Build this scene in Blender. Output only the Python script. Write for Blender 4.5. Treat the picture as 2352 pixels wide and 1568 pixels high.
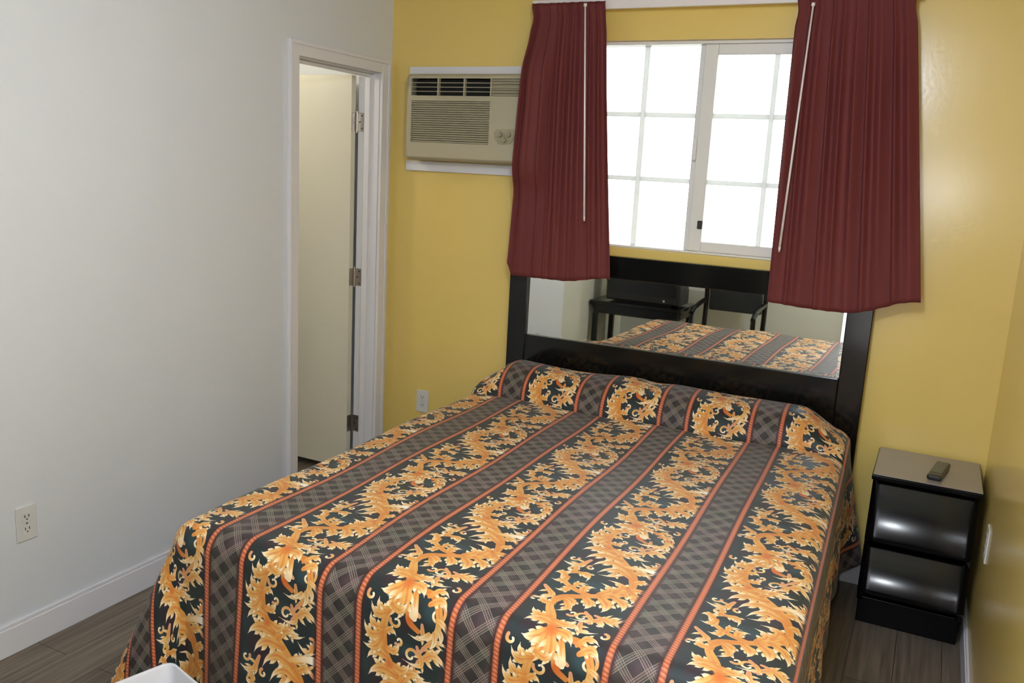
import bpy, bmesh, math, random
import numpy as np
from mathutils import Vector, Matrix
for o in list(bpy.data.objects): bpy.data.objects.remove(o, do_unlink=True)
S = bpy.context.scene
COL = S.collection
rnd = random.Random(5)

# ------------------------------------------------------------------ camera
CAM = Vector((2.5046, -3.6726, 1.6095))
yaw, pitch, roll, FPX = 0.45086, 0.194764, 0.053317, 1991.886
fwd = Vector((-math.sin(yaw)*math.cos(pitch), math.cos(yaw)*math.cos(pitch), -math.sin(pitch)))
r0 = Vector((math.cos(yaw), math.sin(yaw), 0)); u0 = r0.cross(fwd)
rgt = math.cos(roll)*r0 + math.sin(roll)*u0
upv = -math.sin(roll)*r0 + math.cos(roll)*u0
cd = bpy.data.cameras.new('camera'); cam = bpy.data.objects.new('camera', cd); COL.objects.link(cam)
M = Matrix((rgt, upv, -fwd)).transposed().to_4x4(); M.translation = CAM
cam.matrix_world = M
cd.sensor_fit = 'HORIZONTAL'; cd.sensor_width = 36.0; cd.lens = FPX/2352*36.0
cd.clip_start = 0.02; cd.clip_end = 200
S.camera = cam

# ------------------------------------------------------------------ light and exposure
W = 2.772          # room width
RY = -3.82         # inner face of the rear wall
CZ = 2.45          # ceiling height
S.view_settings.view_transform = 'Standard'; S.view_settings.look = 'None'
S.view_settings.exposure = 0.22; S.view_settings.gamma = 1.0
S.view_settings.use_curve_mapping = False
wd = bpy.data.worlds.new('overcast_sky'); S.world = wd; wd.use_nodes = True
nt = wd.node_tree; nt.nodes.clear()
bg = nt.nodes.new('ShaderNodeBackground'); wo = nt.nodes.new('ShaderNodeOutputWorld')
bg.inputs[0].default_value = (0.91, 0.96, 1.04, 1); bg.inputs[1].default_value = 6.0
nt.links.new(bg.outputs[0], wo.inputs[0])

def area(name, loc, target, sx, sy, power, col=(1, 1, 1), portal=False):
    l = bpy.data.lights.new(name, 'AREA'); l.shape = 'RECTANGLE'; l.size = sx; l.size_y = sy
    l.energy = power; l.color = col
    o = bpy.data.objects.new(name, l); COL.objects.link(o); o.location = loc
    o.rotation_euler = (Vector(target)-Vector(loc)).to_track_quat('-Z', 'Y').to_euler()
    if portal: l.cycles.is_portal = True
    return o
area('window_portal', (1.565, 0.13, 1.74), (1.565, -1, 1.74), 1.24, 0.92, 1, portal=True)
area('rear_gap_portal', (2.115, RY-0.16, 1.02), (2.115, 0, 1.02), 0.36, 2.06, 1, portal=True)
def point(name, loc, power, radius, col=(1, 1, 1)):
    l = bpy.data.lights.new(name, 'POINT'); l.energy = power; l.shadow_soft_size = radius; l.color = col
    o = bpy.data.objects.new(name, l); COL.objects.link(o); o.location = loc
    return o
point('camera_flash', (2.455, -3.62, 1.62), 25, 0.03, (0.86, 0.93, 1.0))
point('added_fill_light', (2.08, -2.45, 2.25), 50, 0.12, (0.75, 0.86, 1.08))  # added fill lamp with no fixture, unseen, brightens the walls
point('added_bathroom_fill', (-0.9, -0.75, 2.2), 11, 0.06, (1.0, 0.92, 0.74))  # added unseen warm light, brightens the open bathroom door

# ------------------------------------------------------------------ materials
def s2l(c):
    return tuple(((v/255)/12.92 if v/255 <= 0.04045 else ((v/255+0.055)/1.055)**2.4) for v in c)
def mat(name, rgb, rough=0.5, metal=0.0, var=0.04, scale=8.0, bump=0.0, bscale=200.0, spec=0.5, coat=0.0):
    m = bpy.data.materials.new(name); m.use_nodes = True
    n = m.node_tree.nodes; l = m.node_tree.links; p = n['Principled BSDF']
    p.inputs['Roughness'].default_value = rough; p.inputs['Metallic'].default_value = metal
    p.inputs['Specular IOR Level'].default_value = spec
    p.inputs['Coat Weight'].default_value = coat; p.inputs['Coat Roughness'].default_value = 0.08
    tc = n.new('ShaderNodeTexCoord'); nz = n.new('ShaderNodeTexNoise'); nz.inputs['Scale'].default_value = scale
    nz.inputs['Detail'].default_value = 4
    l.new(tc.outputs['Object'], nz.inputs['Vector'])
    mx = n.new('ShaderNodeMix'); mx.data_type = 'RGBA'
    c = s2l(rgb)
    mx.inputs['A'].default_value = (*[max(0, v*(1-var)) for v in c], 1)
    mx.inputs['B'].default_value = (*[min(1, v*(1+var)) for v in c], 1)
    l.new(nz.outputs['Fac'], mx.inputs['Factor']); l.new(mx.outputs['Result'], p.inputs['Base Color'])
    if bump:
        n2 = n.new('ShaderNodeTexNoise'); n2.inputs['Scale'].default_value = bscale
        l.new(tc.outputs['Object'], n2.inputs['Vector'])
        b = n.new('ShaderNodeBump'); b.inputs['Strength'].default_value = bump; b.inputs['Distance'].default_value = 0.002
        l.new(n2.outputs['Fac'], b.inputs['Height']); l.new(b.outputs['Normal'], p.inputs['Normal'])
    return m
MAT = {}
MAT['white_wall'] = mat('white_paint', (218, 221, 226), 0.42, var=0.015, scale=1.2, bump=0.15, bscale=90)
MAT['yellow_wall'] = mat('yellow_paint', (228, 199, 114), 0.22, var=0.025, scale=1.5, bump=0.12, bscale=60)
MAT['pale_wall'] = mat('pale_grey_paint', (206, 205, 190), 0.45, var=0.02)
MAT['ceiling'] = mat('ceiling_paint', (228, 226, 220), 0.8, var=0.02)
MAT['trim'] = mat('white_trim_paint', (226, 224, 228), 0.35, var=0.02)
MAT['door'] = mat('cream_door_paint', (222, 216, 196), 0.4, var=0.02)
MAT['vinyl'] = mat('white_vinyl', (226, 224, 218), 0.4, var=0.01)
MAT['black_wood'] = mat('black_lacquered_wood', (16, 16, 14), 0.13, var=0.15, scale=20, spec=0.42)
MAT['lacquer'] = mat('gloss_black_lacquer', (5, 5, 7), 0.115, var=0.1, spec=0.20)
MAT['lacquer_top'] = mat('grey_stone_top', (142, 134, 126), 0.3, var=0.1, spec=0.6)
MAT['chrome'] = mat('brushed_nickel', (176, 170, 164), 0.35, metal=1.0, var=0.05)
MAT['dark_metal'] = mat('dark_metal', (70, 66, 62), 0.4, metal=0.8)
MAT['ac'] = mat('beige_plastic', (176, 168, 142), 0.45, var=0.02)
MAT['ac_slat'] = mat('beige_grille_plastic', (158, 150, 124), 0.5, var=0.03)
MAT['ac_dark'] = mat('dark_vent_plastic', (22, 21, 17), 0.7)
MAT['plate'] = mat('white_plate_plastic', (214, 212, 210), 0.35, var=0.01)
MAT['slot'] = mat('dark_slot', (50, 48, 46), 0.6)
MAT['remote'] = mat('dark_remote_plastic', (30, 30, 28), 0.35)
MAT['key'] = mat('grey_rubber_keys', (92, 94, 84), 0.5)
MAT['bin'] = mat('white_bin_plastic', (206, 206, 212), 0.4, var=0.02)
MAT['mattress'] = mat('pale_ticking', (190, 186, 178), 0.9, bump=0.2)
MAT['boxspring'] = mat('dark_box_spring_cloth', (54, 50, 48), 0.9)
MAT['seat_fabric'] = mat('dark_seat_fabric', (30, 31, 28), 0.75, bump=0.2)
MAT['screen'] = mat('dark_glass_screen', (12, 14, 13), 0.12)
MAT['concrete'] = mat('pale_concrete', (170, 165, 156), 0.9, var=0.1, scale=3)
MAT['wand'] = mat('white_rod_plastic', (236, 228, 226), 0.25, var=0.01)

def mirror_mat():
    m = bpy.data.materials.new('silvered_mirror'); m.use_nodes = True
    n = m.node_tree.nodes; l = m.node_tree.links; p = n['Principled BSDF']
    p.inputs['Metallic'].default_value = 1; p.inputs['Roughness'].default_value = 0.015
    nz = n.new('ShaderNodeTexNoise'); nz.inputs['Scale'].default_value = 3
    r = n.new('ShaderNodeValToRGB'); r.color_ramp.elements[0].color = (0.80, 0.82, 0.79, 1); r.color_ramp.elements[1].color = (0.85, 0.86, 0.84, 1)
    l.new(nz.outputs['Fac'], r.inputs['Fac']); l.new(r.outputs['Color'], p.inputs['Base Color'])
    return m
MAT['mirror'] = mirror_mat()

def glass_mat():
    m = bpy.data.materials.new('window_glass'); m.use_nodes = True
    n = m.node_tree.nodes; l = m.node_tree.links; n.remove(n['Principled BSDF'])
    t = n.new('ShaderNodeBsdfTransparent'); t.inputs[0].default_value = (0.95, 0.97, 0.95, 1)
    g = n.new('ShaderNodeBsdfGlossy'); g.inputs['Roughness'].default_value = 0.02
    f = n.new('ShaderNodeFresnel'); f.inputs['IOR'].default_value = 1.45
    mx = n.new('ShaderNodeMixShader')
    l.new(f.outputs[0], mx.inputs[0]); l.new(t.outputs[0], mx.inputs[1]); l.new(g.outputs[0], mx.inputs[2])
    l.new(mx.outputs[0], n['Material Output'].inputs[0])
    return m
MAT['glass'] = glass_mat()
def grille_mat():
    m = bpy.data.materials.new('thin_white_vinyl'); m.use_nodes = True
    n = m.node_tree.nodes; l = m.node_tree.links; p = n['Principled BSDF']
    p.inputs['Roughness'].default_value = 0.5
    nz = n.new('ShaderNodeTexNoise'); nz.inputs['Scale'].default_value = 6
    r = n.new('ShaderNodeValToRGB'); r.color_ramp.elements[0].color = (0.80, 0.80, 0.78, 1); r.color_ramp.elements[1].color = (0.86, 0.86, 0.84, 1)
    l.new(nz.outputs['Fac'], r.inputs['Fac']); l.new(r.outputs['Color'], p.inputs['Base Color'])
    t = n.new('ShaderNodeBsdfTranslucent'); t.inputs[0].default_value = (0.86, 0.87, 0.84, 1)
    mx = n.new('ShaderNodeMixShader'); mx.inputs[0].default_value = 0.55
    l.new(p.outputs[0], mx.inputs[1]); l.new(t.outputs[0], mx.inputs[2]); l.new(mx.outputs[0], n['Material Output'].inputs[0])
    return m
MAT['grille_vinyl'] = grille_mat()

def floor_mat():
    m = bpy.data.materials.new('grey_brown_laminate'); m.use_nodes = True
    n = m.node_tree.nodes; l = m.node_tree.links; p = n['Principled BSDF']
    p.inputs['Roughness'].default_value = 0.45
    tc = n.new('ShaderNodeTexCoord'); mp = n.new('ShaderNodeMapping'); mp.inputs['Rotation'].default_value = (0, 0, math.pi/2)
    l.new(tc.outputs['Object'], mp.inputs['Vector'])
    br = n.new('ShaderNodeTexBrick'); br.inputs['Scale'].default_value = 1.0
    br.inputs['Brick Width'].default_value = 1.22; br.inputs['Row Height'].default_value = 0.15
    br.inputs['Mortar Size'].default_value = 0.0015; br.offset = 0.37
    br.inputs['Color1'].default_value = (*s2l((122, 110, 95)), 1); br.inputs['Color2'].default_value = (*s2l((103, 92, 79)), 1)
    br.inputs['Mortar'].default_value = (*s2l((58, 50, 42)), 1)
    l.new(mp.outputs[0], br.inputs['Vector'])
    mp2 = n.new('ShaderNodeMapping'); mp2.inputs['Scale'].default_value = (40, 1.6, 1)
    l.new(tc.outputs['Object'], mp2.inputs['Vector'])
    nz = n.new('ShaderNodeTexNoise'); nz.inputs['Scale'].default_value = 1.5; nz.inputs['Detail'].default_value = 6
    l.new(mp2.outputs[0], nz.inputs['Vector'])
    rp = n.new('ShaderNodeValToRGB'); rp.color_ramp.elements[0].color = (0.55, 0.54, 0.52, 1); rp.color_ramp.elements[1].color = (1.25, 1.22, 1.18, 1)
    rp.color_ramp.elements[0].position = 0.3; rp.color_ramp.elements[1].position = 0.7
    l.new(nz.outputs['Fac'], rp.inputs['Fac'])
    mx = n.new('ShaderNodeMix'); mx.data_type = 'RGBA'; mx.blend_type = 'MULTIPLY'; mx.inputs['Factor'].default_value = 1
    l.new(br.outputs['Color'], mx.inputs['A']); l.new(rp.outputs['Color'], mx.inputs['B'])
    l.new(mx.outputs['Result'], p.inputs['Base Color'])
    return m
MAT['floor'] = floor_mat()

def curtain_mat():
    m = bpy.data.materials.new('maroon_curtain_cloth'); m.use_nodes = True
    n = m.node_tree.nodes; l = m.node_tree.links; p = n['Principled BSDF']
    p.inputs['Roughness'].default_value = 0.75; p.inputs['Sheen Weight'].default_value = 0.05
    p.inputs['Sheen Tint'].default_value = (0.8, 0.4, 0.4, 1)
    tc = n.new('ShaderNodeTexCoord'); mp = n.new('ShaderNodeMapping'); mp.inputs['Scale'].default_value = (26, 1.5, 1.0)
    l.new(tc.outputs['UV'], mp.inputs['Vector'])
    nz = n.new('ShaderNodeTexNoise'); nz.inputs['Scale'].default_value = 1; nz.inputs['Detail'].default_value = 3
    l.new(mp.outputs[0], nz.inputs['Vector'])
    rp = n.new('ShaderNodeValToRGB')
    rp.color_ramp.elements[0].color = (*s2l((103, 38, 38)), 1); rp.color_ramp.elements[1].color = (*s2l((113, 45, 43)), 1)
    rp.color_ramp.elements[0].position = 0.35; rp.color_ramp.elements[1].position = 0.65
    l.new(nz.outputs['Fac'], rp.inputs['Fac']); l.new(rp.outputs[0], p.inputs['Base Color'])
    t = n.new('ShaderNodeBsdfTranslucent'); t.inputs[0].default_value = (0.30, 0.10, 0.07, 1)
    mx = n.new('ShaderNodeMixShader'); mx.inputs[0].default_value = 0.10
    l.new(p.outputs[0], mx.inputs[1]); l.new(t.outputs[0], mx.inputs[2]); l.new(mx.outputs[0], n['Material Output'].inputs[0])
    return m
MAT['curtain'] = curtain_mat()

# ---- bedspread cloth: one woven repeat drawn in code (scroll band + lattice band between two orange cords)
TW, TL, CORD = 0.357, 0.635, 0.113
def bedspread_tile():
    PX = 2000.0                       # pixels per metre
    w, h = int(TW*PX), int(TL*PX)
    yy, xx = np.mgrid[0:h, 0:w]
    X = (xx+0.5)/PX; V = (yy+0.5)/PX
    rs = np.random.RandomState(3)
    def cloud(cx, cy):
        g = rs.rand(cy, cx)
        ix = X/TW*cx; iy = V/TL*cy
        x0 = np.floor(ix).astype(int); y0 = np.floor(iy).astype(int); fx = ix-x0; fy = iy-y0
        fx = fx*fx*(3-2*fx); fy = fy*fy*(3-2*fy)
        a = g[y0 % cy, x0 % cx]; b = g[y0 % cy, (x0+1) % cx]; c = g[(y0+1) % cy, x0 % cx]; d = g[(y0+1) % cy, (x0+1) % cx]
        return (a*(1-fx)+b*fx)*(1-fy)+(c*(1-fx)+d*fx)*fy
    img = np.zeros((h, w, 3))
    n1, n2 = cloud(7, 12), cloud(9, 14)
    base = np.array([28, 38, 38.]); teal = np.array([38, 60, 64.]); plum = np.array([46, 28, 34.])
    k1 = np.clip((n1-0.45)*2.4, 0, 1)[..., None]; k2 = np.clip((n2-0.6)*3, 0, 1)[..., None]
    img[:] = base*(1-k1)+teal*k1
    img[:] = img*(1-k2)+plum*k2
    # lattice band
    lat = (X < CORD+0.002) | (X > TW-0.004)
    bandc = np.array([70, 59, 56.])*(1-k1)+np.array([62, 61, 52.])*k1
    a = TL/10
    p = (X-CORD/2+V)/a; q = (X-CORD/2-V)/a
    dp = np.abs(p-np.round(p)); dq = np.abs(q-np.round(q))
    line = np.zeros_like(X)
    for d in (0.06, 0.17):
        for t in (dp, dq):
            line = np.maximum(line, np.clip(1.6-np.abs(t-d)*a*PX/1.8, 0, 1))
    inner = (dp > 0.19) & (dq > 0.19)
    core = (dp > 0.34) & (dq > 0.34)
    bc = bandc.copy()
    mott = cloud(22, 40)[..., None]; mo2 = cloud(13, 23)[..., None]
    bc = bc*(0.78+0.44*mott)+(mo2-0.5)*np.array([14, -4, 6])
    bc[inner] = bc[inner]*0.74
    bc[core] = bc[core]*0.9+np.array([8, 4, 6])
    lc = np.array([160, 148, 132.])
    bc = bc*(1-line[..., None]*0.75)+lc*line[..., None]*0.75
    img[lat] = bc[lat]
    # strokes
    def P(x, v): return np.array([CORD+0.244*x, v])
    def curve(pts, n):
        pts = [np.array(q_) for q_ in pts]
        if len(pts) == 2: return np.array([pts[0]+(pts[1]-pts[0])*t for t in np.linspace(0, 1, n)])
        pp = [2*pts[0]-pts[1]]+pts+[2*pts[-1]-pts[-2]]
        out = []
        seg = len(pts)-1
        for t in np.linspace(0, seg-1e-6, n):
            i = int(t); f = t-i
            p0, p1, p2, p3 = pp[i], pp[i+1], pp[i+2], pp[i+3]
            out.append(0.5*((2*p1)+(-p0+p2)*f+(2*p0-5*p1+4*p2-p3)*f*f+(-p0+3*p1-3*p2+p3)*f**3))
        return np.array(out)
    def stamp(c, r, colr, alpha=1.0):
        R = int(r*PX+3)
        cx, cy = c[0]*PX, c[1]*PX
        x0, x1 = int(cx)-R, int(cx)+R+1; y0, y1 = int(cy)-R, int(cy)+R+1
        x0 = max(x0, int(CORD*PX)); x1 = min(x1, w)
        if x1 <= x0: return
        xs = np.arange(x0, x1); ys = np.arange(y0, y1)
        d = np.hypot(xs[None, :]+0.5-cx, ys[:, None]+0.5-cy)
        al = np.clip(r*PX-d+0.7, 0, 1)[..., None]*alpha
        iy = ys % h
        blk = img[np.ix_(iy, xs)]
        img[np.ix_(iy, xs)] = blk*(1-al)+np.array(colr)*al
    DEEP = np.array([196, 92, 34.]); OR = np.array([200, 124, 52.]); GOLD = np.array([214, 158, 82.]); CREAM = np.array([234, 208, 164.]); WHITE = np.array([244, 232, 210.]); PINK = np.array([206, 146, 112.]); DARK = np.array([70, 36, 18.])
    def grad(cols, t):
        k = t*(len(cols)-1); i = min(int(k), len(cols)-2); f = k-i
        return cols[i]*(1-f)+cols[i+1]*f
    def stroke(pts, prof, cols, n=None, outline=True, ridge=None):
        L = sum(np.linalg.norm(np.array(pts[i+1])-np.array(pts[i])) for i in range(len(pts)-1))
        n = n or max(10, int(L*PX/2.2))
        c = curve(pts, n); ts = np.linspace(0, 1, n)
        if outline:
            for q_, t in zip(c[::3], ts[::3]):
                if t > 0.3: stamp(q_, prof(t)+0.0010, DARK, 0.20)
        for q_, t in zip(c, ts): stamp(q_, prof(t), grad(cols, t))
        if ridge is not None:
            for q_, t in zip(c, ts):
                if t < 0.7: stamp(q_, prof(t)*0.30, ridge, 0.16*(1-t))
    leafp = lambda wd_: (lambda t: max(0.0005, wd_*(1-t)**0.8*(0.45+1.0*math.sin(math.pi*min(1.0, t*0.95+0.06)))))
    def leaf(b, tip, wd_=0.009, bend=0.15, cols=None, notch=True):
        wd_ *= 1.16
        bend *= 1.5
        b, tip = np.array(b), np.array(tip); d = tip-b; nrm = np.array([-d[1], d[0]])
        L = np.linalg.norm(d)
        m1 = b+d*0.45+nrm*bend; m2 = b+d*0.8+nrm*bend*0.55; tt = tip-nrm*bend*0.35
        cols = cols or [OR, GOLD, GOLD, CREAM, WHITE]
        if notch:
            for t0, ln, sp in ((0.22, 0.34, 0.30), (0.48, 0.32, 0.26)):
                for s_ in (1, -1):
                    q0 = b+d*t0+nrm*bend*(1-(2*t0-1)**2)
                    q1 = q0+d*ln*0.62+nrm*sp*s_
                    stroke([q0, (q0+q1)/2+d*0.05+nrm*0.05*s_, q1+d*0.07], leafp(wd_*0.62), [OR, GOLD, CREAM, WHITE])
        stroke([b, m1, m2, tt], leafp(wd_), cols, ridge=DEEP)
    def curl(c, r, a0, turns, wd_=0.004, cols=None, sgn=1):
        pts = []
        for i in range(14):
            t = i/13; rr = r*(1-0.72*t); an = a0+sgn*turns*2*math.pi*t
            pts.append(np.array(c)+rr*np.array([math.cos(an), math.sin(an)]))
        stroke(pts, lambda t: wd_*(1.0-0.45*t), cols or [PINK, GOLD, CREAM, WHITE])
    # small curls behind
    for c, r, a0, tr, sg in (((0.60, 0.075), 0.020, 0.3, 0.9, 1), ((0.77, 0.062), 0.019, 3.4, 0.8, -1), ((0.60, 0.475), 0.018, 0.2, 0.9, 1), ((0.77, 0.485), 0.018, 2.8, 0.9, -1),
                             ((0.42, 0.545), 0.016, 3.0, 0.85, 1), ((0.84, 0.585), 0.022, 1.2, 0.85, -1), ((0.88, 0.02), 0.013, 1.5, 0.7, -1), ((0.20, 0.275), 0.015, 0.5, 0.8, 1),
                             ((0.62, 0.565), 0.012, 0.5, 0.8, 1), ((0.12, 0.59), 0.012, 2.5, 0.7, 1), ((0.13, 0.335), 0.013, 0.4, 0.8, -1), ((0.36, 0.305), 0.011, 2.0, 0.8, 1), ((0.60, 0.30), 0.013, 1.0, 0.8, -1), ((0.08, 0.10), 0.010, 1.0, 0.7, 1), ((0.92, 0.42), 0.011, 2.0, 0.8, -1), ((0.50, 0.08), 0.012, 4.0, 0.8, 1), ((0.46, 0.50), 0.011, 4.0, 0.8, 1)):
        curl(P(*c), r, a0, tr, 0.0042, sgn=sg)
    for b, t, wd_, bd in (((0.66, 0.06), (1.0, 0.062), 0.007, 0.22), ((0.70, 0.095), (1.0, 0.120), 0.005, -0.2), ((0.68, 0.465), (1.0, 0.466), 0.007, 0.22), ((0.72, 0.50), (1.0, 0.518), 0.005, 0.15),
                          ((0.62, 0.055), (0.80, 0.022), 0.006, -0.25), ((0.30, 0.345), (0.05, 0.305), 0.006, 0.2), ((0.55, 0.33), (0.50, 0.28), 0.006, 0.3), ((0.95, 0.42), (0.76, 0.405), 0.006, 0.3), ((0.95, 0.33), (0.98, 0.40), 0.006, 0.3), ((0.08, 0.17), (0.06, 0.10), 0.006, 0.3), ((0.62, 0.455), (0.82, 0.425), 0.006, -0.2), ((0.60, 0.10), (0.55, 0.055), 0.005, 0.4), ((0.66, 0.50), (0.55, 0.455), 0.005, 0.4),
                          ((0.70, 0.555), (0.58, 0.520), 0.005, 0.3)):
        leaf(P(*b), P(*t), wd_, bd, [PINK, GOLD, CREAM, WHITE], notch=True)
    # drooping leaf and heart right of the lower blossom
    stroke([P(0.50, 0.625), P(0.74, 0.62), P(0.86, 0.585), P(0.86, 0.55), P(0.76, 0.525)], lambda t: 0.0085*(0.8+0.4*math.sin(math.pi*t))*(1-0.35*t), [OR, OR, GOLD, CREAM], ridge=DEEP)
    for b, t in (((0.86, 0.575), (0.97, 0.548)), ((0.86, 0.56), (0.90, 0.522)), ((0.83, 0.545), (0.80, 0.505)), ((0.78, 0.54), (0.66, 0.523))):
        leaf(P(*b), P(*t), 0.0055, 0.1, [GOLD, CREAM, WHITE], notch=False)
    stroke([P(0.55, 0.575), P(0.57, 0.552), P(0.66, 0.537)], lambda t: 0.010*(1-0.4*t), [GOLD, DEEP, OR])
    stroke([P(0.55, 0.62), P(0.585, 0.595), P(0.60, 0.572)], lambda t: 0.006+0.006*t, [OR, GOLD, CREAM], ridge=DEEP)
    # C loop from the crossing stem
    stroke([P(0.55, 0.172), P(0.36, 0.185), P(0.20, 0.215), P(0.17, 0.25), P(0.28, 0.268), P(0.38, 0.255)], lambda t: 0.0080*(1-0.3*t), [OR, GOLD, CREAM, CREAM], ridge=DEEP)
    leaf(P(0.24, 0.265), P(0.42, 0.238), 0.006, 0.25)
    leaf(P(0.22, 0.26), P(0.13, 0.30), 0.005, -0.2)
    leaf(P(0.34, 0.190), P(0.44, 0.222), 0.005, 0.2)
    # vine
    vine = [(0.43, 0.0), (0.34, 0.05), (0.26, 0.095), (0.31, 0.135), (0.50, 0.165), (0.74, 0.202), (0.84, 0.25), (0.79, 0.31), (0.66, 0.365), (0.46, 0.415), (0.34, 0.455), (0.28, 0.50), (0.31, 0.55), (0.38, 0.60), (0.43, 0.635)]
    stroke([P(*q_) for q_ in vine], lambda t: 0.0088+0.0028*math.sin(t*math.pi*7)**2, [OR, GOLD, OR, GOLD, OR, GOLD, OR, GOLD, OR], outline=True, ridge=None)
    c = curve([P(*q_) for q_ in vine], 260)
    for i, q_ in enumerate(c): stamp(q_, 0.0026, DEEP, 0.10)
    # big leaves
    for b, t, wd_, bd in (
        ((0.42, 0.0), (0.20, -0.032), 0.0105, 0.10), ((0.42, -0.005), (0.30, -0.088), 0.0105, 0.08), ((0.40, 0.02), (0.15, 0.010), 0.0095, -0.12),
        ((0.34, 0.045), (0.14, 0.058), 0.008, 0.15), ((0.44, -0.005), (0.44, -0.085), 0.0095, 0.10), ((0.45, 0.0), (0.66, -0.022), 0.009, 0.12),
        ((0.44, 0.015), (0.66, 0.022), 0.009, 0.18), ((0.40, 0.035), (0.58, 0.050), 0.008, -0.2),
        ((0.28, 0.10), (0.14, 0.122), 0.008, 0.2), ((0.34, 0.140), (0.44, 0.102), 0.0085, 0.15), ((0.50, 0.160), (0.58, 0.112), 0.0095, 0.12), ((0.62, 0.180), (0.74, 0.116), 0.0105, 0.12),
        ((0.72, 0.195), (0.90, 0.142), 0.009, 0.12), ((0.80, 0.215), (0.97, 0.190), 0.008, 0.15), ((0.84, 0.245), (1.0, 0.238), 0.0085, 0.2), ((0.83, 0.285), (0.98, 0.300), 0.008, 0.15),
        ((0.78, 0.305), (0.44, 0.300), 0.009, -0.22), ((0.70, 0.345), (0.34, 0.330), 0.0095, -0.18), ((0.58, 0.385), (0.22, 0.358), 0.010, -0.14), ((0.46, 0.415), (0.13, 0.398), 0.010, -0.12),
        ((0.36, 0.45), (0.11, 0.438), 0.0085, -0.15), ((0.30, 0.485), (0.12, 0.492), 0.0075, 0.2), ((0.29, 0.52), (0.13, 0.545), 0.0075, 0.2), ((0.34, 0.565), (0.20, 0.585), 0.0075, 0.2),
        ((0.76, 0.335), (0.92, 0.340), 0.008, 0.15), ((0.52, 0.405), (0.74, 0.432), 0.0085, 0.15), ((0.40, 0.44), (0.60, 0.452), 0.008, -0.2), ((0.32, 0.475), (0.47, 0.492), 0.007, -0.2), ((0.30, 0.51), (0.43, 0.513), 0.006, 0.2),
        ((0.68, 0.362), (0.86, 0.385), 0.009, -0.1), ((0.22, 0.235), (0.10, 0.205), 0.007, 0.2), ((0.19, 0.24), (0.07, 0.245), 0.007, -0.2), ((0.30, 0.195), (0.20, 0.165), 0.007, 0.2),
        ((0.45, 0.178), (0.52, 0.215), 0.008, 0.2), ((0.60, 0.19), (0.58, 0.245), 0.0085, -0.25), ((0.72, 0.215), (0.62, 0.27), 0.008, -0.25), ((0.36, 0.125), (0.36, 0.075), 0.006, 0.2),
        ((0.84, 0.24), (0.93, 0.165), 0.008, 0.2), ((0.28, 0.495), (0.07, 0.465), 0.008, 0.15), ((0.27, 0.505), (0.06, 0.52), 0.0075, 0.2), ((0.33, 0.56), (0.13, 0.57), 0.0075, 0.2), ((0.36, 0.58), (0.52, 0.588), 0.007, -0.2),
        ((0.74, 0.60), (0.92, 0.60), 0.007, 0.2), ((0.70, 0.615), (0.88, 0.63), 0.006, 0.2)):
        leaf(P(*b), P(*t), wd_, bd)
    stroke([P(0.66, 0.36), P(0.84, 0.372), P(0.95, 0.374)], lambda t: 0.006+0.005*t, [GOLD, CREAM, WHITE])
    for (bx, bv), rr in (((0.43, 0.0), 0.019), ((0.36, 0.435), 0.013), ((0.80, 0.25), 0.009)):
        for k in range(7): stamp(P(bx, bv), rr*(1-k/8), DEEP, 0.13)
    # orange cords
    for xc in (0.0, CORD, TW):
        d = X-xc
        t = np.abs(d)/0.0078
        al = np.clip((1.0-t)*6, 0, 1)
        sh = np.clip((2.2-t)*1.2, 0, 1)*(1-al)
        img[:] = img*(1-0.75*sh[..., None])+np.array([58, 20, 20.])*0.75*sh[..., None]
        seg = 0.5+0.5*np.cos(2*np.pi*(V/TL*64+d/0.03))
        colr = np.array([164, 78, 48.])*(1-seg[..., None])+np.array([200, 118, 78.])*seg[..., None]
        colr = colr*(1.06-0.34*np.clip(t, 0, 1)**2)[..., None]
        dash = np.clip(1-np.abs(((V/TL*64+d/0.03) % 1)-0.12)*14, 0, 1)*np.clip(1-t*1.4, 0, 1)
        colr = colr+np.array([40, 52, 50])*dash[..., None]
        img[:] = img*(1-al[..., None])+colr*al[..., None]
    img *= (0.96+0.08*rs.rand(h, w))[..., None]
    out = np.ones((h, w, 4), dtype=np.float32); out[..., :3] = np.clip(img/255, 0, 1)
    im = bpy.data.images.new('bedspread_weave', w, h); im.colorspace_settings.name = 'sRGB'
    im.pixels.foreach_set(out.ravel()); im.update(); im.pack()
    return im
def bedspread_mat():
    m = bpy.data.materials.new('printed_bedspread_cloth'); m.use_nodes = True
    n = m.node_tree.nodes; l = m.node_tree.links; p = n['Principled BSDF']
    p.inputs['Roughness'].default_value = 0.55; p.inputs['Specular IOR Level'].default_value = 0.35
    p.inputs['Sheen Weight'].default_value = 0.12
    im = n.new('ShaderNodeTexImage'); im.image = bedspread_tile(); im.extension = 'REPEAT'
    uv = n.new('ShaderNodeUVMap'); uv.uv_map = 'UVMap'
    l.new(uv.outputs[0], im.inputs[0]); l.new(im.outputs[0], p.inputs['Base Color'])
    tc = n.new('ShaderNodeTexCoord'); nz = n.new('ShaderNodeTexNoise'); nz.inputs['Scale'].default_value = 700
    l.new(tc.outputs['Object'], nz.inputs[0])
    b = n.new('ShaderNodeBump'); b.inputs['Strength'].default_value = 0.15; b.inputs['Distance'].default_value = 0.001
    l.new(nz.outputs[0], b.inputs['Height']); l.new(b.outputs[0], p.inputs['Normal'])
    return m

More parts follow.
